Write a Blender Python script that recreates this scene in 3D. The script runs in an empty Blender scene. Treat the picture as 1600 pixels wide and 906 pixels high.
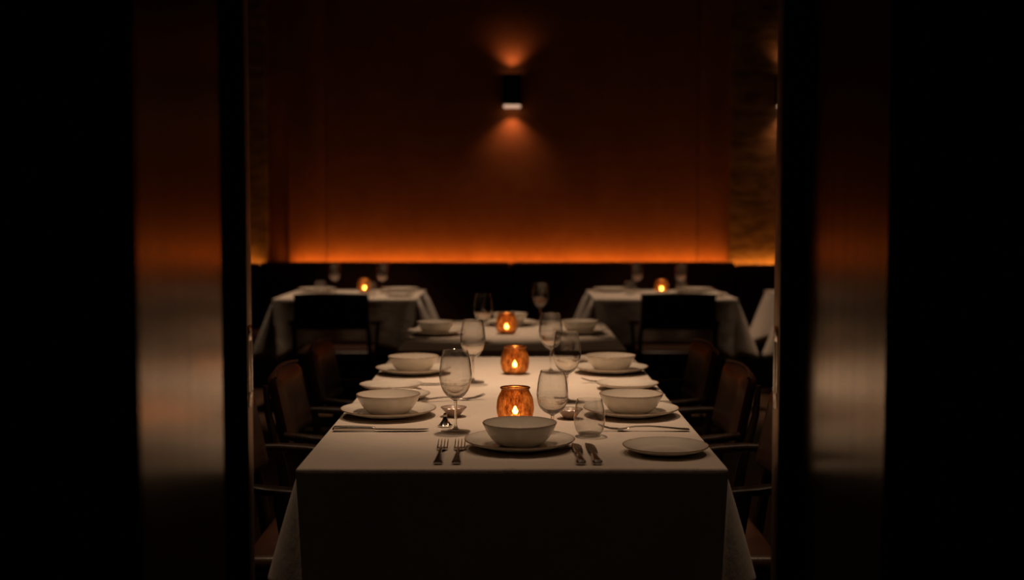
import bpy, bmesh, math, random
from mathutils import Vector, Matrix
random.seed(7)
SC = bpy.context.scene
COL = SC.collection

# ------------------------------------------------------------------ camera, exposure, lights
CAM_Z = 1.30
FPX = 1930.0
PITCH = math.atan(117 / FPX)
cam_d = bpy.data.cameras.new('camera')
cam = bpy.data.objects.new('camera', cam_d); COL.objects.link(cam)
cam.location = (0, 0, CAM_Z)
cam.rotation_euler = (math.pi / 2 - PITCH, 0, 0)
cam_d.sensor_width = 36; cam_d.lens = FPX / 1600 * 36
cam_d.clip_start = 0.05; cam_d.clip_end = 60
cam_d.dof.use_dof = True; cam_d.dof.focus_distance = 3.1; cam_d.dof.aperture_fstop = 2.1
SC.camera = cam
SC.view_settings.view_transform = 'Standard'
SC.view_settings.look = 'None'
SC.view_settings.gamma = 1
SC.view_settings.exposure = 0.0
SC.view_settings.use_curve_mapping = False
cy = SC.cycles
cy.use_denoising = True; cy.use_adaptive_sampling = False
cy.max_bounces = 14; cy.transparent_max_bounces = 40; cy.transmission_bounces = 12; cy.glossy_bounces = 6
cy.diffuse_bounces = 4
cy.caustics_reflective = False; cy.caustics_refractive = False
cy.sample_clamp_indirect = 3.0; cy.sample_clamp_direct = 0
cy.light_sampling_threshold = 0.002
w = bpy.data.worlds.new('world'); SC.world = w; w.use_nodes = True
w.node_tree.nodes['Background'].inputs[0].default_value = (0.001, 0.0008, 0.0007, 1)

CEIL = 3.2
BACK_Y = 9.9
def spot(name, loc, target, power, color, angle, blend=0.6, radius=0.03):
    l = bpy.data.lights.new(name, 'SPOT'); l.energy = power; l.color = color
    l.spot_size = math.radians(angle); l.spot_blend = blend; l.shadow_soft_size = radius
    o = bpy.data.objects.new(name, l); COL.objects.link(o); o.location = loc
    d = Vector(target) - Vector(loc); o.rotation_euler = d.to_track_quat('-Z', 'Y').to_euler()
    return o
def area(name, loc, size_x, size_y, power, color, rot=(0, 0, 0), spread=180):
    l = bpy.data.lights.new(name, 'AREA'); l.shape = 'RECTANGLE'; l.size = size_x; l.size_y = size_y
    l.energy = power; l.color = color; l.spread = math.radians(spread)
    o = bpy.data.objects.new(name, l); COL.objects.link(o); o.location = loc; o.rotation_euler = rot
    return o
WARM = (1.0, 0.67, 0.43)
spot('table_downlight', (0.0, 3.50, CEIL - .03), (0, 3.62, .75), 150, WARM, 44, 1.0, .045)
spot('table_downlight', (0.0, 2.90, CEIL - .03), (0, 3.0, .75), 16, WARM, 62, 0.9, .03)
spot('table_downlight', (-.22, 4.75, CEIL - .03), (.02, 4.30, .75), 200, WARM, 32, 1.0, .045)
spot('entry_fill', (0.0, 1.6, CEIL - .03), (0, 2.6, .5), 2.2, WARM, 60, 0.9, .03)  # added weak fill for the dark front drop of the cloth, not a known lamp
spot('table_downlight', (0.0, 5.75, CEIL - .03), (-.03, 5.85, .75), 165, WARM, 32, 1.0, .03)
spot('back_downlight', (-1.05, 8.02, CEIL - .03), (-1.05, 8.5, .75), 170, WARM, 50, 0.9, .03)
spot('back_downlight', (1.0, 8.02, CEIL - .03), (1.0, 8.5, .75), 135, WARM, 50, 0.9, .03)
spot('back_downlight', (2.3, 7.9, CEIL - .03), (2.3, 8.4, .75), 60, WARM, 44, 0.9, .03)
spot('aisle_downlight', (-1.15, 3.15, CEIL - .03), (-.75, 3.2, .3), 26, (1, .66, .42), 70, 0.9, .03)
spot('aisle_downlight', (1.15, 3.15, CEIL - .03), (.75, 3.2, .3), 28, (1, .66, .42), 70, 0.9, .03)
spot('aisle_downlight', (-1.3, 5.4, CEIL - .03), (-1.0, 4.8, .3), 7, (1, .6, .34), 70, 0.9, .03)
spot('aisle_downlight', (1.3, 5.4, CEIL - .03), (1.0, 4.8, .3), 8, (1, .6, .34), 70, 0.9, .03)
AMBER = (1.0, 0.40, 0.075)
for x0, x1, e in ((-3.3, -1.98, .9), (-1.77, -0.01, 1.0), (0.01, 1.73, 1.0), (1.76, 3.3, .95)):
    area('cove_light', ((x0 + x1) / 2, BACK_Y - .055, .885), x1 - x0, .015, 1.9 * e * (x1 - x0), AMBER, (math.pi, 0, 0))

# ------------------------------------------------------------------ helpers
def P(px, py, z=.75):
    """point of the photograph on the horizontal plane of height z"""
    c, s = math.cos(PITCH), math.sin(PITCH)
    u = 453 - py
    d = Vector((px - 800, c * FPX + s * u, -s * FPX + c * u))
    t = (z - CAM_Z) / d.z
    return Vector((d.x * t, d.y * t, z))

def newmesh(name, verts, faces, mat, parent=None, smooth=None):
    me = bpy.data.meshes.new(name)
    me.from_pydata([tuple(v) for v in verts], [], faces); me.update()
    bm = bmesh.new(); bm.from_mesh(me); bmesh.ops.recalc_face_normals(bm, faces=bm.faces); bm.to_mesh(me); bm.free()
    if smooth is not None:
        for p in me.polygons: p.use_smooth = True
        me.set_sharp_from_angle(angle=math.radians(smooth))
    o = bpy.data.objects.new(name, me); COL.objects.link(o)
    if mat: me.materials.append(mat)
    if parent: o.parent = parent
    return o

class MB:
    def __init__(s): s.v = []; s.f = []
    def add(s, verts, faces):
        b = len(s.v); s.v += [Vector(v) for v in verts]; s.f += [tuple(i + b for i in f) for f in faces]; return s
    def box(s, x0, x1, y0, y1, z0, z1, r=0.0, seg=2, mat=None):
        bm = bmesh.new(); bmesh.ops.create_cube(bm, size=1)
        for v in bm.verts:
            v.co = Vector(((x0 + x1) / 2 + v.co.x * (x1 - x0), (y0 + y1) / 2 + v.co.y * (y1 - y0), (z0 + z1) / 2 + v.co.z * (z1 - z0)))
        if r > 0: bmesh.ops.bevel(bm, geom=bm.edges[:], offset=r, segments=seg, profile=.5, affect='EDGES')
        if mat is not None: bmesh.ops.transform(bm, matrix=mat, verts=bm.verts)
        bm.verts.index_update()
        s.add([v.co.copy() for v in bm.verts], [tuple(v.index for v in f.verts) for f in bm.faces]); bm.free(); return s
    def lathe(s, prof, n=48, c=(0, 0, 0)):
        V = []; idx = []
        for r, z in prof:
            if r < 1e-6: idx.append([len(V)]); V.append(Vector((c[0], c[1], c[2] + z)))
            else:
                st = len(V)
                for k in range(n):
                    a = 2 * math.pi * k / n; V.append(Vector((c[0] + r * math.cos(a), c[1] + r * math.sin(a), c[2] + z)))
                idx.append(list(range(st, st + n)))
        F = []
        for a, b in zip(idx, idx[1:]):
            for k in range(n):
                k2 = (k + 1) % n
                if len(a) == 1 and len(b) == 1: break
                if len(a) == 1: F.append((a[0], b[k2], b[k]))
                elif len(b) == 1: F.append((a[k], a[k2], b[0]))
                else: F.append((a[k], a[k2], b[k2], b[k]))
        return s.add(V, F)
    def ribbon(s, pts, m=10):
        """pts: (position, half width vec, half thickness vec) swept superellipse section"""
        V = []; F = []
        for p, wv, tv in pts:
            for k in range(m):
                a = 2 * math.pi * k / m; ca, sa = math.cos(a), math.sin(a)
                f = lambda q: math.copysign(abs(q) ** .7, q)
                V.append(Vector(p) + Vector(wv) * f(ca) + Vector(tv) * f(sa))
        for i in range(len(pts) - 1):
            for k in range(m):
                k2 = (k + 1) % m; F.append((i * m + k, i * m + k2, (i + 1) * m + k2, (i + 1) * m + k))
        F.append(tuple(range(m))[::-1]); F.append(tuple((len(pts) - 1) * m + k for k in range(m)))
        return s.add(V, F)
    def tube(s, path, r, m=10):
        pts = [Vector(p) for p in path]; R = r if isinstance(r, (list, tuple)) else [r] * len(pts)
        out = []
        for i, p in enumerate(pts):
            t = (pts[min(i + 1, len(pts) - 1)] - pts[max(i - 1, 0)]).normalized()
            a = t.cross(Vector((0, 0, 1)));
            if a.length < .05: a = t.cross(Vector((1, 0, 0)))
            a.normalize(); b = t.cross(a).normalized()
            out.append((p, a * R[i], b * R[i]))
        return s.ribbon(out, m)
    def build(s, name, mat, parent=None, smooth=40):
        return newmesh(name, s.v, s.f, mat, parent, smooth)

def smoothp(prof, n=4):
    """Catmull-Rom through lathe profile points"""
    out = []
    for i in range(len(prof) - 1):
        p0 = prof[max(i - 1, 0)]; p1 = prof[i]; p2 = prof[i + 1]; p3 = prof[min(i + 2, len(prof) - 1)]
        for k in range(n):
            t = k / n
            out.append(tuple(.5 * (2 * p1[j] + (p2[j] - p0[j]) * t + (2 * p0[j] - 5 * p1[j] + 4 * p2[j] - p3[j]) * t * t
                       + (3 * p1[j] - p0[j] - 3 * p2[j] + p3[j]) * t ** 3) for j in range(2)))
    out.append(prof[-1])
    return [(max(r, 0.0), z) for r, z in out]

def thing(name, label, cat, loc=(0, 0, 0), rz=0, group=None):
    o = bpy.data.objects.new(name, None); COL.objects.link(o); o.empty_display_size = .05
    o.location = loc; o.rotation_euler = (0, 0, rz); o['label'] = label; o['category'] = cat
    if group: o['group'] = group
    return o
def tag(o, label, cat, group=None):
    o['label'] = label; o['category'] = cat
    if group: o['group'] = group
    return o
def struct(o, label=None):
    o['kind'] = 'structure'
    if label: o['label'] = label
    return o
def kids(o): return [c for c in bpy.data.objects if c.parent == o]
def dup(root, loc, rz=0, label=None, scale=None):
    r = root.copy(); COL.objects.link(r); r.location = loc; r.rotation_euler = (0, 0, rz)
    if label: r['label'] = label
    if scale: r.scale = (scale,) * 3
    def rec(a, b):
        for ch in kids(a):
            c = ch.copy(); COL.objects.link(c); c.parent = b; rec(ch, c)
    rec(root, r)
    return r

# ------------------------------------------------------------------ materials
def mat(name):
    m = bpy.data.materials.new(name); m.use_nodes = True
    nt = m.node_tree; b = nt.nodes['Principled BSDF']; return m, nt, b
def noise(nt, scale, detail=4, vec=None, mapping=None, rough=.55):
    tc = nt.nodes.new('ShaderNodeTexCoord'); n = nt.nodes.new('ShaderNodeTexNoise')
    n.inputs['Scale'].default_value = scale; n.inputs['Detail'].default_value = detail; n.inputs['Roughness'].default_value = rough
    if mapping:
        mp = nt.nodes.new('ShaderNodeMapping'); mp.inputs['Scale'].default_value = mapping
        nt.links.new(tc.outputs['Object'], mp.inputs[0]); nt.links.new(mp.outputs[0], n.inputs['Vector'])
    else: nt.links.new(tc.outputs['Object'], n.inputs['Vector'])
    return n
def ramp(nt, src, stops):
    r = nt.nodes.new('ShaderNodeValToRGB'); e = r.color_ramp.elements
    e[0].position, e[0].color = stops[0][0], (*stops[0][1], 1)
    e[1].position, e[1].color = stops[-1][0], (*stops[-1][1], 1)
    for p, c in stops[1:-1]:
        k = e.new(p); k.color = (*c, 1)
    nt.links.new(src, r.inputs[0]); return r
def bump(nt, b, src, strength, dist):
    bp = nt.nodes.new('ShaderNodeBump'); bp.inputs['Strength'].default_value = strength; bp.inputs['Distance'].default_value = dist
    nt.links.new(src, bp.inputs['Height']); nt.links.new(bp.outputs[0], b.inputs['Normal']); return bp
def simple(name, col, rough=.5, metal=0, spec=.5, coat=0):
    m, nt, b = mat(name)
    b.inputs['Base Color'].default_value = (*col, 1); b.inputs['Roughness'].default_value = rough
    b.inputs['Metallic'].default_value = metal; b.inputs['Specular IOR Level'].default_value = spec
    b.inputs['Coat Weight'].default_value = coat
    return m
M = {}
# linen cloth
m, nt, b = mat('linen_cloth'); b.inputs['Roughness'].default_value = .95; b.inputs['Specular IOR Level'].default_value = .15
n1 = noise(nt, 6, 3); r = ramp(nt, n1.outputs['Fac'], [(.3, (.61, .53, .455)), (.7, (.67, .585, .505))]); nt.links.new(r.outputs[0], b.inputs['Base Color'])
b.inputs['Sheen Weight'].default_value = .25; b.inputs['Sheen Roughness'].default_value = .5
n2 = noise(nt, 420, 3); bq = bump(nt, b, n2.outputs['Fac'], .45, .0010)
n3 = noise(nt, 5.5, 5, mapping=(1.6, .8, 1), rough=.6); bl = nt.nodes.new('ShaderNodeBump'); bl.inputs['Strength'].default_value = .5; bl.inputs['Distance'].default_value = .012
nt.links.new(n3.outputs['Fac'], bl.inputs['Height']); nt.links.new(bl.outputs[0], bq.inputs['Normal']); M['cloth'] = m
# ceramic
m, nt, b = mat('glazed_stoneware'); b.inputs['Roughness'].default_value = .14
n1 = noise(nt, 14, 4); r = ramp(nt, n1.outputs['Fac'], [(.35, (.62, .56, .48)), (.7, (.68, .62, .54))]); nt.links.new(r.outputs[0], b.inputs['Base Color'])
M['ceramic'] = m
M['rimline'] = simple('umber_rim_glaze', (.22, .13, .08), .3)
M['dish'] = simple('dish_glaze', (.42, .30, .24), .25)
M['silver'] = simple('polished_steel', (.68, .62, .56), .22, 1)
M['black'] = simple('black_lacquer', (.003, .0025, .0022), .55, 0, .12)
M['blackmetal'] = simple('black_metal', (.006, .005, .005), .45, 0, .2)
M['wax'] = simple('wax', (.8, .7, .55), .5)
M['wick'] = simple('wick', (.02, .015, .01), .9)
M['tin'] = simple('tealight_tin', (.7, .65, .6), .3, 1)
# thin blown glass
m = bpy.data.materials.new('blown_glass'); m.use_nodes = True; nt = m.node_tree; nt.nodes.clear()
out = nt.nodes.new('ShaderNodeOutputMaterial'); mx = nt.nodes.new('ShaderNodeMixShader'); tr = nt.nodes.new('ShaderNodeBsdfTransparent'); gl = nt.nodes.new('ShaderNodeBsdfGlossy')
gl.inputs['Roughness'].default_value = .05
lw = nt.nodes.new('ShaderNodeLayerWeight'); lw.inputs[0].default_value = .5
r = ramp(nt, lw.outputs['Facing'], [(0, (.992, .99, .985)), (.6, (.965, .96, .95)), (.85, (.68, .66, .63)), (1, (.22, .20, .18))]); nt.links.new(r.outputs[0], tr.inputs[0])
pw = nt.nodes.new('ShaderNodeMath'); pw.operation = 'POWER'; pw.inputs[1].default_value = 4; nt.links.new(lw.outputs['Facing'], pw.inputs[0])
ma = nt.nodes.new('ShaderNodeMath'); ma.operation = 'MULTIPLY_ADD'; ma.inputs[1].default_value = .6; ma.inputs[2].default_value = .10; nt.links.new(pw.outputs[0], ma.inputs[0])
nt.links.new(ma.outputs[0], mx.inputs[0]); nt.links.new(tr.outputs[0], mx.inputs[1]); nt.links.new(gl.outputs[0], mx.inputs[2])
gb = nt.nodes.new('ShaderNodeBsdfGlass'); gb.inputs['IOR'].default_value = 1.5; gb.inputs['Color'].default_value = (.98, .97, .95, 1)
mg = nt.nodes.new('ShaderNodeMixShader'); p3 = nt.nodes.new('ShaderNodeMath'); p3.operation = 'POWER'; p3.inputs[1].default_value = 5; nt.links.new(lw.outputs['Facing'], p3.inputs[0]); nt.links.new(p3.outputs[0], mg.inputs[0]); nt.links.new(mx.outputs[0], mg.inputs[1]); nt.links.new(gb.outputs[0], mg.inputs[2]); nt.links.new(mg.outputs[0], out.inputs[0])
M['glass'] = m
m = bpy.data.materials.new('solid_glass'); m.use_nodes = True; nt = m.node_tree; nt.nodes.clear()
out = nt.nodes.new('ShaderNodeOutputMaterial'); g = nt.nodes.new('ShaderNodeBsdfGlass'); g.inputs['IOR'].default_value = 1.5; g.inputs['Color'].default_value = (.98, .97, .95, 1)
tr = nt.nodes.new('ShaderNodeBsdfTransparent'); tr.inputs[0].default_value = (.95, .93, .9, 1); mg = nt.nodes.new('ShaderNodeMixShader'); mg.inputs[0].default_value = .85
nt.links.new(tr.outputs[0], mg.inputs[1]); nt.links.new(g.outputs[0], mg.inputs[2]); nt.links.new(mg.outputs[0], out.inputs[0]); M['solidglass'] = m
m = m.copy(); m.name = 'foot_glass'; [n for n in m.node_tree.nodes if n.type == 'MIX_SHADER'][0].inputs[0].default_value = .4; M['footglass'] = m
# copper mercury glass
m = bpy.data.materials.new('copper_mercury_glass'); m.use_nodes = True; nt = m.node_tree; nt.nodes.clear()
out = nt.nodes.new('ShaderNodeOutputMaterial')
n1 = noise(nt, 85, 6, mapping=(1, 1, .4), rough=.8); n2 = noise(nt, 16, 3, mapping=(1, 1, .5))
trl = nt.nodes.new('ShaderNodeBsdfTranslucent'); gls = nt.nodes.new('ShaderNodeBsdfGlossy'); trp = nt.nodes.new('ShaderNodeBsdfTransparent')
r = ramp(nt, n1.outputs['Fac'], [(.38, (.008, .0022, .0006)), (.5, (.062, .024, .008)), (.66, (.30, .155, .058))]); nt.links.new(r.outputs[0], trl.inputs[0])
gls.inputs['Color'].default_value = (.42, .17, .06, 1); gls.inputs['Roughness'].default_value = .40
r2 = ramp(nt, n1.outputs['Fac'], [(.40, (.010, .002, .0004)), (.72, (.07, .03, .01))]); nt.links.new(r2.outputs[0], trp.inputs[0])
rfr = nt.nodes.new('ShaderNodeBsdfRefraction'); rfr.inputs['IOR'].default_value = 1.01; rfr.inputs['Roughness'].default_value = .55
r3 = ramp(nt, n1.outputs['Fac'], [(.34, (.02, .005, .001)), (.68, (.75, .34, .10))]); nt.links.new(r3.outputs[0], rfr.inputs[0])
a0 = nt.nodes.new('ShaderNodeAddShader'); nt.links.new(rfr.outputs[0], a0.inputs[0]); nt.links.new(trp.outputs[0], a0.inputs[1])
a1 = nt.nodes.new('ShaderNodeAddShader'); nt.links.new(trl.outputs[0], a1.inputs[0]); nt.links.new(a0.outputs[0], a1.inputs[1])
mx = nt.nodes.new('ShaderNodeMixShader'); lw = nt.nodes.new('ShaderNodeLayerWeight'); lw.inputs[0].default_value = .5; ma = nt.nodes.new('ShaderNodeMath'); ma.operation = 'MULTIPLY_ADD'; ma.inputs[1].default_value = .75; ma.inputs[2].default_value = .12
nt.links.new(lw.outputs['Facing'], ma.inputs[0]); nt.links.new(ma.outputs[0], mx.inputs[0]); nt.links.new(a1.outputs[0], mx.inputs[1]); nt.links.new(gls.outputs[0], mx.inputs[2])
bp = nt.nodes.new('ShaderNodeBump'); bp.inputs['Strength'].default_value = .5; bp.inputs['Distance'].default_value = .002; nt.links.new(n1.outputs['Fac'], bp.inputs['Height']); nt.links.new(bp.outputs[0], gls.inputs['Normal'])
nt.links.new(mx.outputs[0], out.inputs[0]); M['mercury'] = m
def emit(name, col, s):
    m = bpy.data.materials.new(name); m.use_nodes = True; nt = m.node_tree; nt.nodes.clear()
    out = nt.nodes.new('ShaderNodeOutputMaterial'); e = nt.nodes.new('ShaderNodeEmission'); e.inputs[0].default_value = (*col, 1); e.inputs[1].default_value = s
    nt.links.new(e.outputs[0], out.inputs[0]); return m
M['flame'] = emit('candle_flame', (1, .55, .2), 160)
M['lens'] = emit('lamp_lens', (1, .60, .40), .75)
# leather, wood
m, nt, b = mat('brown_leather'); b.inputs['Roughness'].default_value = .34
n1 = noise(nt, 9, 5); r = ramp(nt, n1.outputs['Fac'], [(.3, (.034, .014, .008)), (.75, (.066, .028, .015))]); nt.links.new(r.outputs[0], b.inputs['Base Color'])
n2 = noise(nt, 240, 3); bump(nt, b, n2.outputs['Fac'], .25, .001); M['leather'] = m
m, nt, b = mat('banquette_leather'); b.inputs['Roughness'].default_value = .6; b.inputs['Base Color'].default_value = (.060, .022, .016, 1); b.inputs['Specular IOR Level'].default_value = .2
n2 = noise(nt, 150, 3); bump(nt, b, n2.outputs['Fac'], .2, .001); M['banquette'] = m
m, nt, b = mat('dark_walnut'); b.inputs['Roughness'].default_value = .4; b.inputs['Specular IOR Level'].default_value = .22
n1 = noise(nt, 18, 5, mapping=(1, 8, 1)); r = ramp(nt, n1.outputs['Fac'], [(.35, (.010, .005, .003)), (.7, (.028, .014, .008))]); nt.links.new(r.outputs[0], b.inputs['Base Color']); M['wood'] = m
# floor boards
m, nt, b = mat('oak_floor_boards'); b.inputs['Roughness'].default_value = .5
tc = nt.nodes.new('ShaderNodeTexCoord'); mp = nt.nodes.new('ShaderNodeMapping'); mp.inputs['Rotation'].default_value = (0, 0, math.radians(90))
nt.links.new(tc.outputs['Object'], mp.inputs[0])
br = nt.nodes.new('ShaderNodeTexBrick'); nt.links.new(mp.outputs[0], br.inputs[0]); br.inputs['Scale'].default_value = 1; br.inputs['Brick Width'].default_value = 1.4; br.inputs['Row Height'].default_value = .14
br.inputs['Mortar Size'].default_value = .003; br.inputs['Color1'].default_value = (.115, .062, .034, 1); br.inputs['Color2'].default_value = (.075, .040, .022, 1); br.inputs['Mortar'].default_value = (.01, .006, .004, 1)
n1 = noise(nt, 8, 6, mapping=(6, .6, 1)); mxc = nt.nodes.new('ShaderNodeMixRGB'); mxc.blend_type = 'MULTIPLY'; mxc.inputs[0].default_value = .7
r = ramp(nt, n1.outputs['Fac'], [(.3, (.5, .5, .5)), (.7, (1.2, 1.1, 1))]); nt.links.new(br.outputs[0], mxc.inputs[1]); nt.links.new(r.outputs[0], mxc.inputs[2]); nt.links.new(mxc.outputs[0], b.inputs['Base Color'])
M['floor'] = m
# rust coloured wall fabric
m, nt, b = mat('rust_wall_covering'); b.inputs['Roughness'].default_value = .8; b.inputs['Specular IOR Level'].default_value = .2
n1 = noise(nt, 5, 8, rough=.7); r = ramp(nt, n1.outputs['Fac'], [(.3, (.32, .095, .028)), (.72, (.45, .15, .046))]); nt.links.new(r.outputs[0], b.inputs['Base Color'])
n2 = noise(nt, 300, 2); bump(nt, b, n2.outputs['Fac'], .3, .001); M['rust'] = m
m, nt, b = mat('gold_leaf_plaster'); b.inputs['Roughness'].default_value = .55; b.inputs['Metallic'].default_value = .2
n1 = noise(nt, 7, 7, mapping=(.7, 1, 2.4), rough=.7); r = ramp(nt, n1.outputs['Fac'], [(.34, (.10, .042, .013)), (.5, (.26, .125, .040)), (.68, (.42, .23, .08))]); nt.links.new(r.outputs[0], b.inputs['Base Color'])
bump(nt, b, n1.outputs['Fac'], .5, .01); M['gold'] = m
# brushed bronze
m, nt, b = mat('brushed_bronze'); b.inputs['Metallic'].default_value = 1; b.inputs['Roughness'].default_value = .20
n1 = noise(nt, 60, 4, mapping=(1, 1, .02)); r = ramp(nt, n1.outputs['Fac'], [(.3, (.175, .155, .13)), (.7, (.27, .24, .20))]); nt.links.new(r.outputs[0], b.inputs['Base Color'])
n2 = noise(nt, 160, 3, mapping=(1, 1, .012)); bump(nt, b, n2.outputs['Fac'], .35, .0006); M['bronze'] = m
M['steeledge'] = simple('satin_bronze_edge', (.42, .30, .21), .42, 1)

# ------------------------------------------------------------------ room shell
WX = 4.0; FY = -1.0
def sbox(name, label, mt, *a, r=0, parent=None):
    o = MB().box(*a, r=r).build(name, M[mt] if isinstance(mt, str) else mt, parent)
    return struct(o, label) if parent is None else o
sbox('floor', 'dark oak plank floor', 'floor', -WX, WX, FY, BACK_Y + .2, -.1, 0)
sbox('ceiling', 'black ceiling', 'black', -WX, WX, FY, BACK_Y + .2, CEIL, CEIL + .1)
sbox('wall_left', 'dark left wall', 'black', -WX - .1, -WX, FY, BACK_Y + .2, 0, CEIL)
sbox('wall_right', 'dark right wall', 'black', WX, WX + .1, FY, BACK_Y + .2, 0, CEIL)
sbox('wall_front', 'black wall behind the camera', 'black', -WX, WX, FY - .1, FY, 0, CEIL)
# back wall: three rust panels with narrow shadow gaps
wb = MB()
for x0, x1 in ((-1.785, -1.492), (-1.486, 1.482), (1.488, 1.738)): wb.box(x0, x1, BACK_Y, BACK_Y + .08, 0, CEIL, r=.003)
wb.box(-WX, WX, BACK_Y + .08, BACK_Y + .2, 0, CEIL)
struct(wb.build('wall_back', M['rust']), 'rust coloured back wall of large panels glowing above the banquette')
sbox('trim_1', 'narrow recessed rust strip at the left end of the back wall', 'rust', -1.955, -1.787, BACK_Y + .05, BACK_Y + .078, 0, CEIL, r=.004)
sbox('trim_2', 'mottled gold wall panel left of the rust pilaster', 'gold', -3.6, -1.957, BACK_Y - .02, BACK_Y + .078, 0, CEIL, r=.004)
sbox('trim_3', 'mottled gold wall panel at the right end of the back wall', 'gold', 1.742, 3.6, BACK_Y - .02, BACK_Y + .078, 0, CEIL, r=.004)

# vestibule piers with bronze cladding
def prism(plan, z0, z1):
    n = len(plan); V = [(x, y, z0) for x, y in plan] + [(x, y, z1) for x, y in plan]
    F = [tuple(range(n))[::-1], tuple(range(n, 2 * n))] + [(k, (k + 1) % n, n + (k + 1) % n, n + k) for k in range(n)]
    return MB().add(V, F)
LC, LM = .36, .038
lx = lambda y: -(LC + LM * y)
y0, y1 = 1.357, 1.82
struct(prism([(lx(y0) - .012, y0 + .004), (lx(y1) - .012, y1 - .004), (-WX, y1 - .004), (-WX, y0 + .004)], 0, CEIL).build('wall_entry_left', M['black'], smooth=20), 'black entrance pier on the left')
struct(prism([(lx(y0), y0), (lx(y1), y1), (lx(y1) - .011, y1), (lx(y0) - .011, y0)], 0, CEIL).build('trim_4', M['bronze'], smooth=20), 'brushed bronze panel on the left entrance pier reflecting the table')
y0, y1 = 1.81, 2.33
struct(prism([(.562, y0 + .004), (.562, y1 - .004), (WX, y1 - .004), (WX, y0 + .004)], 0, CEIL).build('wall_entry_right', M['black'], smooth=20), 'black entrance pier on the right')
struct(prism([(.55, y0), (.55, y1), (.561, y1), (.561, y0)], 0, CEIL).build('trim_5', M['bronze'], smooth=20), 'brushed bronze panel on the right entrance pier reflecting the table')
# sliding door leaves
def leaf(name, sgn, ya, yb, label):
    xe = .514
    xs = sorted((sgn * (xe + .004), sgn * WX))
    root = MB().box(xs[0], xs[1], ya, yb, 0.004, CEIL - .004, r=.001).build(name, M['black']); struct(root, label)
    xs = sorted((sgn * xe, sgn * (xe + .0035)))
    MB().box(xs[0], xs[1], ya + .003, yb - .003, .01, CEIL - .01, r=.0008).build('edge_strip', M['steeledge'], root)
    ym = (ya + yb) / 2
    xs = sorted((sgn * (xe - .002), sgn * (xe - .0002)))
    pl = MB()
    a, c = ym - .014, ym + .014
    for zz in ((.925, .955), (1.055, 1.085)): pl.box(xs[0], xs[1], a, c, *zz, r=.0006)
    pl.box(xs[0], xs[1], a, a + .006, .955, 1.055); pl.box(xs[0], xs[1], c - .006, c, .955, 1.055)
    lp = pl.build('lock_plate', M['silver'], root)
    xs = sorted((sgn * (xe - .0006), sgn * (xe - .0001)))
    MB().box(xs[0], xs[1], a + .006, c - .006, .955, 1.055).build('lock_slot', M['wick'], lp)
    s = MB()
    for zz in (.94, 1.07):
        V = sgn * (xe - .002)
        s.box(min(V, V - sgn * .0008), max(V, V - sgn * .0008), ym - .004, ym + .004, zz - .004, zz + .004, r=.0003)
    s.build('screw', M['tin'], lp)
leaf('door_1', -1, 2.385, 2.435, 'open black sliding door leaf on the left with bronze edge strip')
leaf('door_2', 1, 2.36, 2.42, 'open black sliding door leaf on the right with bronze edge strip')

# ------------------------------------------------------------------ banquette
def banquette(x0, x1, top, label, dy=0):
    t = thing('banquette_bench', label, 'bench', ((x0 + x1) / 2, 9.4 + dy, 0), 0, 'banquette sections along the back wall')
    h = (x1 - x0) / 2
    MB().box(-h, h, -.22, .34, 0, .32, r=.01).build('base', M['black'], t)
    MB().box(-h, h, -.26, .16, .322, .44, r=.035, seg=4).build('seat_cushion', M['banquette'], t)
    MB().box(-h, h, .165, .31, .322, top, r=.03, seg=4).build('back_cushion', M['banquette'], t)
    MB().box(-h - (.0125 if abs(x0) < 2.1 and abs(x1) < 1.8 else 0), h, .312, .34, .322, top - .012, r=.003).build('light_blocker', M['black'], t)  # unseen board added to stop cove light leaking between the sections
banquette(-3.3, -1.97, .925, 'dark leather banquette section at far left below the gold panel', -.01)
banquette(-1.955, -.014, .935, 'dark leather banquette section left of centre, behind the left back table')
banquette(.0, 1.735, .935, 'dark leather banquette section right of centre, behind the right back table')
banquette(1.75, 3.3, .915, 'dark leather banquette section at far right below the gold panel', -.01)

# ------------------------------------------------------------------ wall sconces
def sconce(x, wall_y, label, power=3.2):
    t = thing('wall_sconce', label, 'wall lamp', (x, wall_y, 2.285), 0, 'up and down wall sconces on the back wall')
    hw = .077; r = .02
    b_ = MB()
    # hollow rectangular tube
    for a in ((-hw, -hw + .006, -.13, -.012), (hw - .006, hw, -.13, -.012), (-hw, hw, -.136, -.13), (-hw, hw, -.012, 0)):
        b_.box(a[0], a[1], a[2], a[3], -.12, .12)
    b_.box(-hw + .004, hw - .004, -.131, -.011, -.07, .085)
    b_.build('housing', M['blackmetal'], t)
    MB().box(-hw + .010, hw - .010, -.1345, -.02, -.1365, -.1205, r=.0078, seg=4).build('lower_lens', M['lens'], t)
    MB().box(-hw + .012, hw - .012, -.12, -.02, .09, .10, r=.004).build('upper_lens', M['lens'], t)
    spot('sconce_uplight', (x, wall_y - .085, 2.285 + .13), (x, wall_y - .06, 3.2), power, (1, .50, .28), 112, 1, .012)
    spot('sconce_downlight', (x, wall_y - .085, 2.285 - .145), (x, wall_y - .06, 1.0), power * 1.1, (1, .50, .28), 112, 1, .012)
sconce(.0, BACK_Y - .001, 'black up and down sconce at the centre of the rust wall')
sconce(2.165, BACK_Y - .021, 'black sconce on the right gold panel, half hidden by the door edge')

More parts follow.
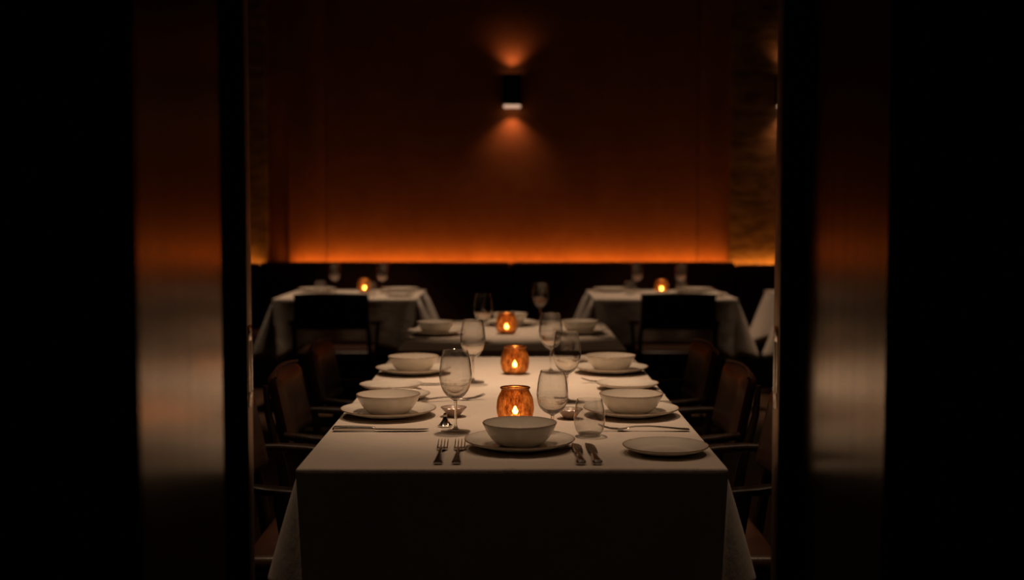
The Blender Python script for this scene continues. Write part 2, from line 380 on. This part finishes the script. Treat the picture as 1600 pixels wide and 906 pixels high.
# ------------------------------------------------------------------ tables and cloths
def cloth(name, x0, x1, y0, y1, drop, corner, label, group, seed=0, flare=.05, ridge=None, waves=1.0, crease=False):
    random.seed(seed)
    cx, cyy = (x0 + x1) / 2, (y0 + y1) / 2
    L, W = (y1 - y0), (x1 - x0)
    ztop = .7545
    nx, ny = int(W / .0105), max(8, int(L / .0125))
    V = []; F = []
    ph = [random.uniform(0, 6.28) for _ in range(8)]
    def zt(x, y):
        z = ztop + .0006 * math.sin(7 * x + ph[0] + 2 * math.sin(3 * y + ph[1])) + .0005 * math.sin(9 * y + ph[2] + 3 * x)
        if ridge:
            for ry, a in ridge: z += a * math.exp(-((y - ry) / .014) ** 2)
            z += .0010 * math.exp(-((x - cx) / .01) ** 2)
        return z
    e = .003
    for j in range(ny + 1):
        for i in range(nx + 1):
            x = x0 + e + (W - 2 * e) * i / nx; y = y0 + e + (L - 2 * e) * j / ny
            V.append((x, y, zt(x, y)))
    g = lambda i, j: j * (nx + 1) + i
    for j in range(ny):
        for i in range(nx): F.append((g(i, j), g(i + 1, j), g(i + 1, j + 1), g(i, j + 1)))
    per = [g(i, 0) for i in range(nx)] + [g(nx, j) for j in range(ny)] + [g(i, ny) for i in range(nx, 0, -1)] + [g(0, j) for j in range(ny, 0, -1)]
    n = len(per)
    # outward direction and distance to the next corner for each perimeter vertex
    info = []
    for k, vi in enumerate(per):
        x, y, _ = V[vi]
        dx = min(x - x0, x1 - x); dy = min(y - y0, y1 - y)
        sx = -1 if x < cx else 1; sy = -1 if y < cyy else 1
        on_x = dx <= e * 1.01; on_y = dy <= e * 1.01
        if on_x and on_y: o = Vector((sx, sy, 0)).normalized(); u = 0
        elif on_x: o = Vector((sx, 0, 0)); u = dy
        else: o = Vector((0, sy, 0)); u = dx
        cdir = Vector((sx, sy, 0)).normalized()
        info.append((Vector((x, y, 0)), o, u, cdir, k))
    levels = [(0.003, .0010), (.005, .0040), (.0055, .016)] 
    m = 14
    prev = per
    def ring(pts):
        b = len(V); V.extend(pts); return list(range(b, b + n))
    for off, dz in levels:
        pts = []
        for p, o, u, cd, k in info:
            oo = o * off if u > 0 else cd * off * 1.2
            pts.append((p.x + oo.x, p.y + oo.y, ztop - dz))
        cur = ring(pts)
        for k in range(n): F.append((prev[k], prev[(k + 1) % n], cur[(k + 1) % n], cur[k]))
        prev = cur
    wc = .10
    for q in range(1, m + 1):
        t = q / m; pts = []
        for p, o, u, cd, k in info:
            side = abs(o.x) > .5 and abs(o.y) < .5
            w_ = .15 if side else .020
            s_ = math.exp(-(u / w_) ** 1.25)
            h = drop + (corner - drop) * math.exp(-(abs(u - (.10 if side else 0)) / .16) ** 1.3)
            dz = .016 + (h - .016) * t
            sx = math.copysign(1, cd.x); sy = math.copysign(1, cd.y)
            wave = waves * (.006 * math.sin(k * .23 + ph[3]) * t + .009 * math.sin(k * .06 + ph[4]) * t)
            if crease and o.y < -.5 and u > 0: wave += .007 * math.exp(-((p.x - .01) / .012) ** 2) * max(0, 1 - t * 1.5)
            f_ = dz / .25
            if side:
                g1 = (1 - math.exp(-(u / .055) ** 1.6)); g2 = math.exp(-(max(0, u - .13) / .13) ** 1.5)
                out_ = flare * 1.7 * f_ ** .85 * g1 * (.22 + .78 * g2)
            else: out_ = .0
            base = .005 + out_ + wave * min(1, u / .2) * (1 if side else .6)
            q_ = p + (o * base if u > 0 else cd * .007)
            q_.x += -sx * .014 * f_ * math.exp(-(u / .10) ** 2)
            q_.y += sy * .010 * f_ * math.exp(-(u / .05) ** 2)
            pts.append((q_.x, q_.y, ztop - dz))
        cur = ring(pts)
        for k in range(n): F.append((prev[k], prev[(k + 1) % n], cur[(k + 1) % n], cur[k]))
        prev = cur
    o = newmesh(name, [(a - cx, b_ - cyy, c) for a, b_, c in V], F, M['cloth'], None, 60)
    o.location = (cx, cyy, 0)
    so = o.modifiers.new('thickness', 'SOLIDIFY'); so.thickness = .0012; so.offset = -1
    tag(o, label, 'tablecloth', group)
    return o
def table(x0, x1, y0, y1, label):
    t = thing('dining_table', label, 'table', ((x0 + x1) / 2, (y0 + y1) / 2, 0), 0, 'cloth covered dining tables')
    hx, hy = (x1 - x0) / 2 - .004, (y1 - y0) / 2 - .004
    MB().box(-hx, hx, -hy, hy, .715, .7505, r=.003).build('tabletop', M['wood'], t)
    for sy in (-1, 1):
        yy = sy * (hy - .3)
        MB().lathe([(0, .04), (.035, .04), (.035, .70), (.05, .714), (0, .714)], 20, (0, yy, 0)).build('pedestal', M['blackmetal'], t)
        MB().box(-.2, .2, yy - .04, yy + .04, 0, .035, r=.008).build('foot_bar', M['blackmetal'], t)
    return t
HW = .465
yA = P(800, 735).y; yB = P(800, 559).y; yC = P(800, 548).y; yD = P(800, 502.5).y
ZT = .7562
table(-HW, HW, yA, yB, 'long dining table under the front tablecloth')
cloth('tablecloth', -HW, HW, yA, yB, .27, .285, 'long white tablecloth on the front table, dark drop facing the viewer', 'white tablecloths', 3, ridge=((P(800, 620).y, .0055), (P(800, 700).y, .0006)), waves=.5, crease=True)
table(-HW, HW, yC, yD, 'dining table end on behind the front table, third copper candle on it')
cloth('tablecloth', -HW, HW, yC, yD, .27, .30, 'white tablecloth on the second table of the centre row', 'white tablecloths', 5)
BT = [(-1.097, 'left'), (1.01, 'right'), (2.31, 'far right')]
BY0, BY1 = 8.06, 9.0
for i, (bx, s_) in enumerate(BT):
    table(bx - .468, bx + .468, BY0, BY1, {'left': 'square table at the banquette, left back with dark chair', 'right': 'square table at the banquette, right back with dark chair',
          'far right': 'square table at the banquette cut off by the right door edge'}[s_])
    cloth('tablecloth', bx - .468, bx + .468, BY0, BY1, .29, .40, 'white tablecloth hanging on the ' + {'left': 'back left table', 'right': 'back right table', 'far right': 'back table cut off by the right door edge'}[s_],
          'white tablecloths', 11 + i, flare=.072, waves=.7)

# ------------------------------------------------------------------ chairs
def make_chair(label, group):
    t = thing('dining_armchair', label, 'chair', (0, 0, 0), 0, group)
    # seat: upholstered pad with rounded front
    MB().box(-.235, .235, -.20, .21, .405, .462, r=.024, seg=4).build('seat', M['leather'], t)
    MB().box(-.225, .225, -.205, .20, .355, .404, r=.006).build('seat_frame', M['wood'], t)
    # backrest: curved padded panel leaning back
    V = []; F = []
    nu, nv = 14, 10
    def bp(u, v, side):
        x = (u - .5) * .455; z = .598 + v * .215 + .010 * (1 - (2 * u - 1) ** 2) * v
        y = -.222 - .045 * v - .022 * (1 - (2 * u - 1) ** 2)
        edge = max(abs(2 * u - 1) ** 6, abs(2 * v - 1) ** 8)
        th = .024 * math.sqrt(max(0, 1 - edge)) + .004
        return (x, y + side * th, z)
    for sd in (1, -1):
        for j in range(nv + 1):
            for i in range(nu + 1): V.append(bp(i / nu, j / nv, sd))
    N = (nu + 1) * (nv + 1); g = lambda i, j: j * (nu + 1) + i
    for j in range(nv):
        for i in range(nu):
            F.append((g(i, j), g(i + 1, j), g(i + 1, j + 1), g(i, j + 1))); F.append((N + g(i, j), N + g(i, j + 1), N + g(i + 1, j + 1), N + g(i + 1, j)))
    ring = [g(i, 0) for i in range(nu)] + [g(nu, j) for j in range(nv)] + [g(i, nv) for i in range(nu, 0, -1)] + [g(0, j) for j in range(nv, 0, -1)]
    for k in range(len(ring)):
        a, b_ = ring[k], ring[(k + 1) % len(ring)]; F.append((a, N + a, N + b_, b_))
    back = newmesh('backrest', V, F, M['leather'], t, 60)
    # piping around the backrest edge
    pp = []
    for u in [i / 12 for i in range(13)]: x, y, z = bp(u, 1, 0); pp.append((x, y + .004, z + .001))
    MB().tube(pp, .0045, 8).build('piping', M['leather'], back)
    X, Y, Z = Vector((1, 0, 0)), Vector((0, 1, 0)), Vector((0, 0, 1))
    for s in (-1, 1):
        rl = MB().ribbon([((s * .225, -.25, 0), X * .012, Y * .013), ((s * .232, -.215, .36), X * .016, Y * .02), ((s * .228, -.248, .56), X * .013, Y * .015), ((s * .214, -.287, .70), X * .011, Y * .011), ((s * .210, -.296, .79), X * .008, Y * .008)], 12)
        rl.build('leg', M['wood'], t)
        MB().ribbon([((s * .215, .185, 0), X * .011, Y * .011), ((s * .212, .175, .354), X * .017, Y * .017)], 12).build('leg', M['wood'], t)
        ar = MB().ribbon([((s * .245, -.235, .643), X * .012, Z * .011), ((s * .262, -.19, .641), X * .018, Z * .012), ((s * .272, -.12, .636), X * .024, Z * .012),
                          ((s * .270, -.065, .631), X * .025, Z * .011), ((s * .266, -.045, .629), X * .018, Z * .008)], 14).build('armrest', M['wood'], t)
        MB().ribbon([((s * .238, -.05, .37), X * .012, Y * .020), ((s * .256, -.08, .52), X * .011, Y * .017), ((s * .266, -.09, .630), X * .013, Y * .022)], 12).build('arm_support', M['wood'], t)
    return t
GC = 'dining armchairs along the centre tables'
c0 = make_chair('dark leather armchair nearest on the left of the front table, mostly behind the door edge', GC)
CX = .45
c0.location = (-CX - .02, 3.22, 0); c0.rotation_euler = (0, 0, -math.pi / 2)
dup(c0, (-CX, 3.9, 0), -math.pi / 2 + .03, 'brown leather armchair second from the viewer on the left side of the front table')
dup(c0, (-CX, 4.6, 0), -math.pi / 2, 'brown leather armchair third from the viewer on the left side of the front table')
dup(c0, (CX + .02, 3.22, 0), math.pi / 2, 'dark leather armchair nearest on the right of the front table, mostly behind the door edge')
dup(c0, (CX, 3.9, 0), math.pi / 2 - .03, 'brown leather armchair second from the viewer on the right side of the front table')
dup(c0, (CX, 4.6, 0), math.pi / 2, 'brown leather armchair third from the viewer on the right side of the front table')
for i, (bx, lab) in enumerate(((-1.10, 'black looking armchair seen from behind at the back left table'), (1.013, 'black looking armchair seen from behind at the back right table'))):
    o = dup(c0, (bx, 7.76, 0), 0, lab); o['group'] = 'armchairs seen from behind at the back tables'

# ------------------------------------------------------------------ tableware prototypes
def ret(prof): return prof
def charger_proto():
    D = .129
    out = [(0, .003), (.06, .003), (.066, 0), (.072, .0), (.078, .003), (.098, .008), (.118, .0145), (D, .0195), (D + .0006, .0212), (D - .001, .0222),
           (.118, .0180), (.100, .0128), (.090, .0108), (.087, .0100), (.0835, .0072), (.081, .0062), (.076, .0060), (0, .0060)]
    t = thing('charger_plate', '', 'plate')
    MB().lathe(out, 72).build('plate_body', M['ceramic'], t)
    MB().lathe([(D - .0004, .0206), (D + .0009, .0211), (D + .0004, .0224), (D - .0012, .0225), (D - .0004, .0206)], 72).build('glazed_rim', M['rimline'], t)
    return t
def bread_proto():
    D = .098
    out = [(0, .002), (.045, .002), (.05, 0), (.055, 0), (.060, .002), (.078, .007), (.090, .0115), (D, .0165), (D + .0005, .018), (D - .001, .0188),
           (.090, .0148), (.078, .0108), (.070, .0088), (.0675, .0080), (.0640, .0055), (.0615, .0047), (.057, .0045), (0, .0046)]
    t = thing('bread_plate', '', 'plate')
    MB().lathe(out, 64).build('plate_body', M['ceramic'], t)
    MB().lathe([(D - .0004, .0174), (D + .0009, .0178), (D + .0004, .0190), (D - .0012, .0191), (D - .0004, .0174)], 64).build('glazed_rim', M['rimline'], t)
    return t
def bowl_proto():
    outer = smoothp([(.042, .0), (.049, .0015), (.062, .011), (.0745, .0265), (.0865, .0505)], 4)
    inner = smoothp([(.0835, .0510), (.0715, .0285), (.058, .0145), (.042, .0072), (0, .006)], 4)
    t = thing('soup_bowl', '', 'bowl')
    MB().lathe([(0, .002), (.038, .002)] + outer + [(.0868, .0525), (.0858, .0535), (.0842, .0530)] + inner, 72).build('bowl_body', M['ceramic'], t)
    MB().lathe([(.0862, .0522), (.0872, .0528), (.0862, .0541), (.0846, .0537), (.0862, .0522)], 72).build('glazed_rim', M['rimline'], t)
    return t
def wine_proto(h=.205, bb=.078, rm=.041, rr=.0315, name='wine_glass'):
    t = thing(name, '', 'glass')
    H = h - bb
    ctrl = [(.0042, bb), (.010, bb + .004), (.022, bb + H * .10), (.034, bb + H * .24), (rm, bb + H * .46), (rm * .985, bb + H * .60), (rm * .90, bb + H * .82), (rr, h)]
    o_ = smoothp(ctrl, 5)
    i_ = [(max(r - .0012 - .0035 * max(0, 1 - (z - bb) / (H * .45)) ** 2, 0), z + .0008 + .006 * max(0, 1 - (z - bb) / (H * .3)) ** 2) for r, z in o_][::-1]
    i_ = [(r, z) for r, z in i_ if r > .004]
    i_[0] = (i_[0][0], h)
    bo = MB().lathe(o_ + [(rr - .0004, h + .0006)] + i_ + [(0, bb + .0085)], 56).build('bowl', M['glass'], t)
    bo.data.materials.append(M['solidglass'])
    for p in bo.data.polygons:
        if p.center.z < bb + H * .36: p.material_index = 1
    MB().lathe(smoothp([(0, bb - .0005), (.0040, bb - .0008), (.0036, bb - .008), (.0034, bb * .6), (.0036, .02), (.0055, .0095), (.0095, .0062)], 4) + [(0, .0058)], 28).build('stem', M['solidglass'], t)
    MB().lathe([(0, .0055), (.010, .0055), (.022, .0032), (.034, .0019), (.0375, .0013), (.0375, .0004), (.034, 0), (0, 0)], 56).build('foot', M['footglass'], t)
    return t
def tumbler_proto():
    t = thing('stemless_glass', '', 'glass')
    h = .09
    o_ = smoothp([(.018, .0), (.024, .0015), (.033, .012), (.0385, .032), (.0390, .048), (.036, .070), (.0315, h)], 5)
    i_ = [(r - .0013, max(z, .006)) for r, z in o_][::-1]; i_ = [q for q in i_ if q[1] > .0065 and q[0] > .01]; i_[0] = (i_[0][0], h)
    MB().lathe([(0, .001), (.014, .001)] + o_ + [(.0311, h + .0006)] + i_ + [(.022, .0075), (.012, .006), (0, .0057)], 56).build('glass_body', M['glass'], t)
    MB().lathe([(0, .0012), (.022, .0015), (.026, .004), (.020, .0052), (0, .0052)], 40).build('thick_base', M['footglass'], t)
    return t
X, Y, Z = Vector((1, 0, 0)), Vector((0, 1, 0)), Vector((0, 0, 1))
def fork_proto():
    """points to +Y, handle end at origin"""
    t = thing('dinner_fork', '', 'cutlery')
    h = [((0, 0, .0030), .0075, .0016), ((0, .004, .0032), .0105, .0020), ((0, .020, .0040), .0092, .0022), ((0, .060, .0075), .0055, .0022), ((0, .100, .0105), .0034, .0022), ((0, .135, .0098), .0030, .0020), ((0, .155, .0070), .0044, .0016)]
    MB().ribbon([(p, X * a, Z * b_) for p, a, b_ in h], 12).build('handle', M['silver'], t)
    hd = [((0, .150, .0076), .0040, .0014), ((0, .160, .0052), .0098, .0010), ((0, .170, .0036), .0126, .0009), ((0, .181, .0034), .0130, .0009)]
    mb = MB().ribbon([(p, X * a, Z * b_) for p, a, b_ in hd], 12)
    hb = mb.build('head', M['silver'], t)
    for k in range(4):
        x = -.0113 + k * .00753
        MB().ribbon([((x, .179, .0035), X * .0017, Z * .0009), ((x, .200, .0050), X * .0015, Z * .0009), ((x, .220, .0105), X * .0013, Z * .0008), ((x * .97, .230, .0150), X * .0006, Z * .0006)], 8).build('tine', M['silver'], hb)
    return t
def knife_proto():
    t = thing('table_knife', '', 'cutlery')
    h = [((0, 0, .0045), .0078, .0030), ((0, .004, .0062), .0112, .0055), ((0, .03, .0062), .0088, .0058), ((0, .075, .0058), .0066, .0054), ((0, .100, .0052), .0056, .0046), ((0, .104, .0050), .0068, .0048), ((0, .108, .0044), .0066, .0030)]
    MB().ribbon([(p, X * a, Z * b_) for p, a, b_ in h], 14).build('handle', M['silver'], t)
    bl = [((0, .106, .0042), .0056, .0014), ((.001, .116, .0040), .0098, .0012), ((.0015, .160, .0036), .0115, .0010), ((.0015, .212, .0034), .0112, .0009), ((-.001, .232, .0034), .0085, .0008), ((-.006, .243, .0034), .0022, .0006)]
    MB().ribbon([(p, X * a, Z * b_) for p, a, b_ in bl], 10).build('blade', M['silver'], t)
    return t
def spoon_proto():
    t = thing('salt_spoon', '', 'spoon')
    MB().ribbon([((0, 0, .0018), X * .0025, Z * .0010), ((0, .02, .004), X * .002, Z * .001), ((0, .05, .010), X * .0015, Z * .001)], 8).build('handle', M['silver'], t)
    o = MB().lathe([(0, -.003), (.005, -.002), (.0075, .0015), (.0070, .0018), (.0045, -.001), (0, -.002)], 20, (0, -.006, .004)).build('spoon_bowl', M['silver'], t)
    return t
def dish_proto():
    t = thing('salt_dish', '', 'dish')
    MB().lathe([(0, 0), (.014, 0), (.016, .001), (.026, .014), (.0345, .0235), (.0350, .0245), (.0335, .0245), (.024, .0155), (.013, .0055), (0, .0045)], 48).build('dish_body', M['dish'], t)
    MB().lathe([(.0345, .0238), (.0356, .0244), (.0348, .0252), (.0332, .0250), (.0345, .0238)], 48).build('metal_rim', M['silver'], t)
    return t
def holder_proto():
    t = thing('candle_holder', '', 'candle holder')
    prof = smoothp([(.030, .0018), (.040, .006), (.0465, .020), (.0490, .040), (.0462, .064), (.0385, .081), (.0365, .086), (.0378, .090)], 5)
    MB().lathe(prof, 64).build('glass_body', M['mercury'], t)
    MB().lathe([(0, 0), (.032, 0), (.034, .002), (.030, .0032), (0, .0032)], 48).build('base_disc', M['copper'], t)
    MB().lathe([(.0375, .0895), (.0392, .0905), (.0398, .0925), (.0386, .0942), (.0370, .0935), (.0366, .0910), (.0375, .0895)], 64).build('rolled_rim', M['copper'], t)
    return t
M['copper'] = simple('burnished_copper', (.50, .20, .075), .3, 1)
def candle_proto():
    t = thing('tea_light', '', 'candle')
    MB().lathe([(0, 0), (.0185, 0), (.0192, .001), (.0192, .0170), (.0186, .0170), (.0182, .0160), (.0182, .0006), (0, .0006)], 36).build('tin_cup', M['tin'], t)
    MB().lathe([(0, .001), (.0178, .001), (.0178, .0145), (.016, .0140), (0, .0128)], 36).build('wax', M['wax'], t)
    MB().tube([(0, 0, .013), (0.0005, 0, .018), (.0015, 0, .0215)], .0008, 8).build('wick', M['wick'], t)
    MB().lathe(smoothp([(0, .0185), (.0045, .0205), (.0072, .026), (.0060, .031), (.0030, .037), (0, .041)], 4), 20).build('flame', M['flame'], t)
    return t

used = set()
protos = {k: f() for k, f in dict(charger=charger_proto, bread=bread_proto, bowl=bowl_proto, wine=wine_proto, tumbler=tumbler_proto, fork=fork_proto,
          knife=knife_proto, spoon=spoon_proto, dish=dish_proto, holder=holder_proto, candle=candle_proto).items()}
protos['small_wine'] = wine_proto(.163, .052, .0385, .029, 'small_wine_glass')
GR = dict(charger='charger plates on the tables', bread='bread plates on the tables', bowl='bowls on the charger plates', wine='wine glasses', tumbler='stemless glasses', fork='forks',
          knife='knives', spoon='salt spoons', dish='salt dishes', holder='copper candle holders', candle='tea lights in the copper holders', small_wine='small wine glasses')
def put(kind, loc, label, rz=0, scale=None):
    if kind in used: o = dup(protos[kind], loc, rz, label, scale)
    else:
        o = protos[kind]; used.add(kind); o.location = loc; o.rotation_euler = (0, 0, rz); o['label'] = label
        if scale: o.scale = (scale,) * 3
    o['group'] = GR[kind]
    return o
def at(px, py, z=ZT):
    p = P(px, py, .7545); return Vector((p.x, p.y, z))
def setting(px, py, where, rz=0):
    p = at(px, py)
    put('charger', p, 'round off-white charger plate ' + where, rz)
    put('bowl', p + Vector((0, 0, .0065)), 'deep off-white bowl on the charger ' + where, rz)
    return p
# --- front table
pe = setting(812, 700, 'at the near end of the front table')
pL1 = setting(607, 650, 'on the left side, nearest place')
pL2 = setting(646, 583.5, 'on the left side, second place')
pR1 = setting(986, 649, 'on the right side, nearest place')
pR2 = setting(954, 582, 'on the right side, second place')
put('bread', at(1040, 708), 'bread plate on the near right corner of the front table')
put('bread', at(611, 609), 'bread plate at the left table edge, farther of two side by side')
put('bread', at(620, 624.5), 'bread plate half hidden behind the nearest left bowl')
put('bread', at(980, 607), 'bread plate between the two right-hand bowls')
put('bread', at(941, 566.5), 'bread plate at the far right end of the front table, behind a bowl')
put('fork', at(684, 726.5), 'fork at the near end, outer left of two', 0)
put('fork', at(712.5, 726.5), 'fork at the near end, beside the charger, inner of two', 0)
put('knife', at(908, 728), 'knife at the near end, next to the charger', .0)
put('knife', at(934, 728), 'knife at the near end, outer right of two', .02)
put('knife', at(520, 673.5), 'knife lying in front of the nearest left charger, handle outward', -math.pi / 2)
put('fork', at(640, 630), 'fork behind the nearest left bowl, tips showing to the right', -math.pi / 2 + .35)
put('fork', at(1077, 673.5), 'fork in front of the nearest right charger, handle at the table edge', math.pi / 2 - .02)
put('knife', at(1051, 633.5), 'knife behind the nearest right bowl', math.pi / 2)
put('knife', at(579, 601.5), 'knife in front of the second left charger', -math.pi / 2)
put('fork', at(1018, 598), 'fork in front of the second right charger', math.pi / 2)
put('wine', at(712, 675), 'wine glass nearest on the left, behind the two forks')
put('wine', at(739, 598), 'wine glass on the left beside the second candle')
put('wine', at(860.5, 582), 'wine glass right of the second candle, farther of the two there')
put('wine', at(885.5, 628), 'wine glass on the right behind the small wine glass')
put('small_wine', at(863, 683), 'small wine glass directly behind the near right of the end bowl')
put('tumbler', at(921, 681), 'stemless glass right of the end bowl')
put('dish', at(709, 651), 'small dish with a metal rim behind the nearest left wine glass')
put('dish', at(890, 654), 'small dish behind the stemless glass')
put('spoon', at(890, 654, ZT + .0105), 'tiny spoon resting in the dish behind the stemless glass', .6)
# --- second table
pL3 = setting(681, 523, 'on the left side of the second table')
pR3 = setting(906, 521.5, 'on the right side of the second table')
pE2 = setting(797, 508.5, 'behind the third candle')
put('knife', at(633, 531.5), 'knife in front of the left charger on the second table', -math.pi / 2)
put('fork', at(956, 529), 'fork in front of the right charger on the second table', math.pi / 2)
put('wine', at(755, 534), 'wine glass left of the third candle')
put('wine', at(844.5, 506.5), 'wine glass at the far end of the second table, right of its candle')
# --- candles
def candle(p, where):
    put('holder', p, 'copper mercury glass candle holder ' + where)
    put('candle', p + Vector((0, 0, .0034)), 'lit tea light inside the candle holder ' + where)
    l = bpy.data.lights.new('candle_light', 'POINT'); l.energy = .20; l.color = (1, .60, .30); l.shadow_soft_size = .004
    o = bpy.data.objects.new('candle_light', l); COL.objects.link(o); o.location = p + Vector((0, 0, .037))
candle(at(805, 661), 'behind the end bowl, nearest of the centre row')
candle(at(804.5, 584), 'at the middle of the centre row')
candle(at(791.5, 521), 'on the second table of the centre row')
candle(Vector((-1.043, 8.72, ZT)), 'on the back left table')
candle(Vector((1.045, 8.62, ZT)), 'on the back right table')
# --- back tables
for bx, nm in ((-1.097, 'back left table'), (1.01, 'back right table')):
    f = -1 if bx < 0 else 1
    put('charger', (bx - .02, 8.27, ZT), 'charger plate behind the chair on the ' + nm)
    put('bread', (bx + .34, 8.30, ZT), 'bread plate on the near right corner of the ' + nm)
    put('charger', (bx + .30, 8.83, ZT), 'charger plate on the far right of the ' + nm)
    put('charger', (bx - .30, 8.83, ZT), 'charger plate on the far left of the ' + nm)
    dx = -.02 if bx < 0 else 0
    put('wine', (bx - .13 + dx, 8.68, ZT), 'wine glass left of the candle on the ' + nm)
    put('wine', (bx + (.19 if bx < 0 else .17), 8.62, ZT), 'wine glass right of the candle on the ' + nm)
    put('tumbler', (bx - .20 + dx, 8.48, ZT), 'stemless glass on the left of the ' + nm)
    put('tumbler', (bx + .14, 8.36, ZT), 'stemless glass right of centre on the ' + nm)
# --- small silver ornament by the wine glass foot
t = thing('cutlery_rest', 'small fluted silver piece beside the foot of the nearest left wine glass', 'tableware', at(695.5, 667), .2)
mb = MB(); V = []; n = 24
for z, r0 in ((0, .0165), (.003, .0175), (.006, .013), (.016, .0068), (.026, .0035)):
    for k in range(n):
        a = 2 * math.pi * k / n; rr = r0 * (1 + .14 * math.cos(6 * a)); V.append((rr * math.cos(a), rr * .8 * math.sin(a), z))
F = [tuple(range(n))[::-1]] + [(j * n + k, j * n + (k + 1) % n, (j + 1) * n + (k + 1) % n, (j + 1) * n + k) for j in range(4) for k in range(n)] + [tuple(4 * n + k for k in range(n))]
mb.add(V, F); mb.build('fluted_body', M['silver'], t)
MB().lathe([(0, .025), (.0042, .026), (.0050, .030), (.0040, .034), (0, .0355)], 16).build('finial', M['silver'], t)
if 'spoon' not in used:
    for c in kids(protos['spoon']): bpy.data.objects.remove(c)
    bpy.data.objects.remove(protos['spoon'])
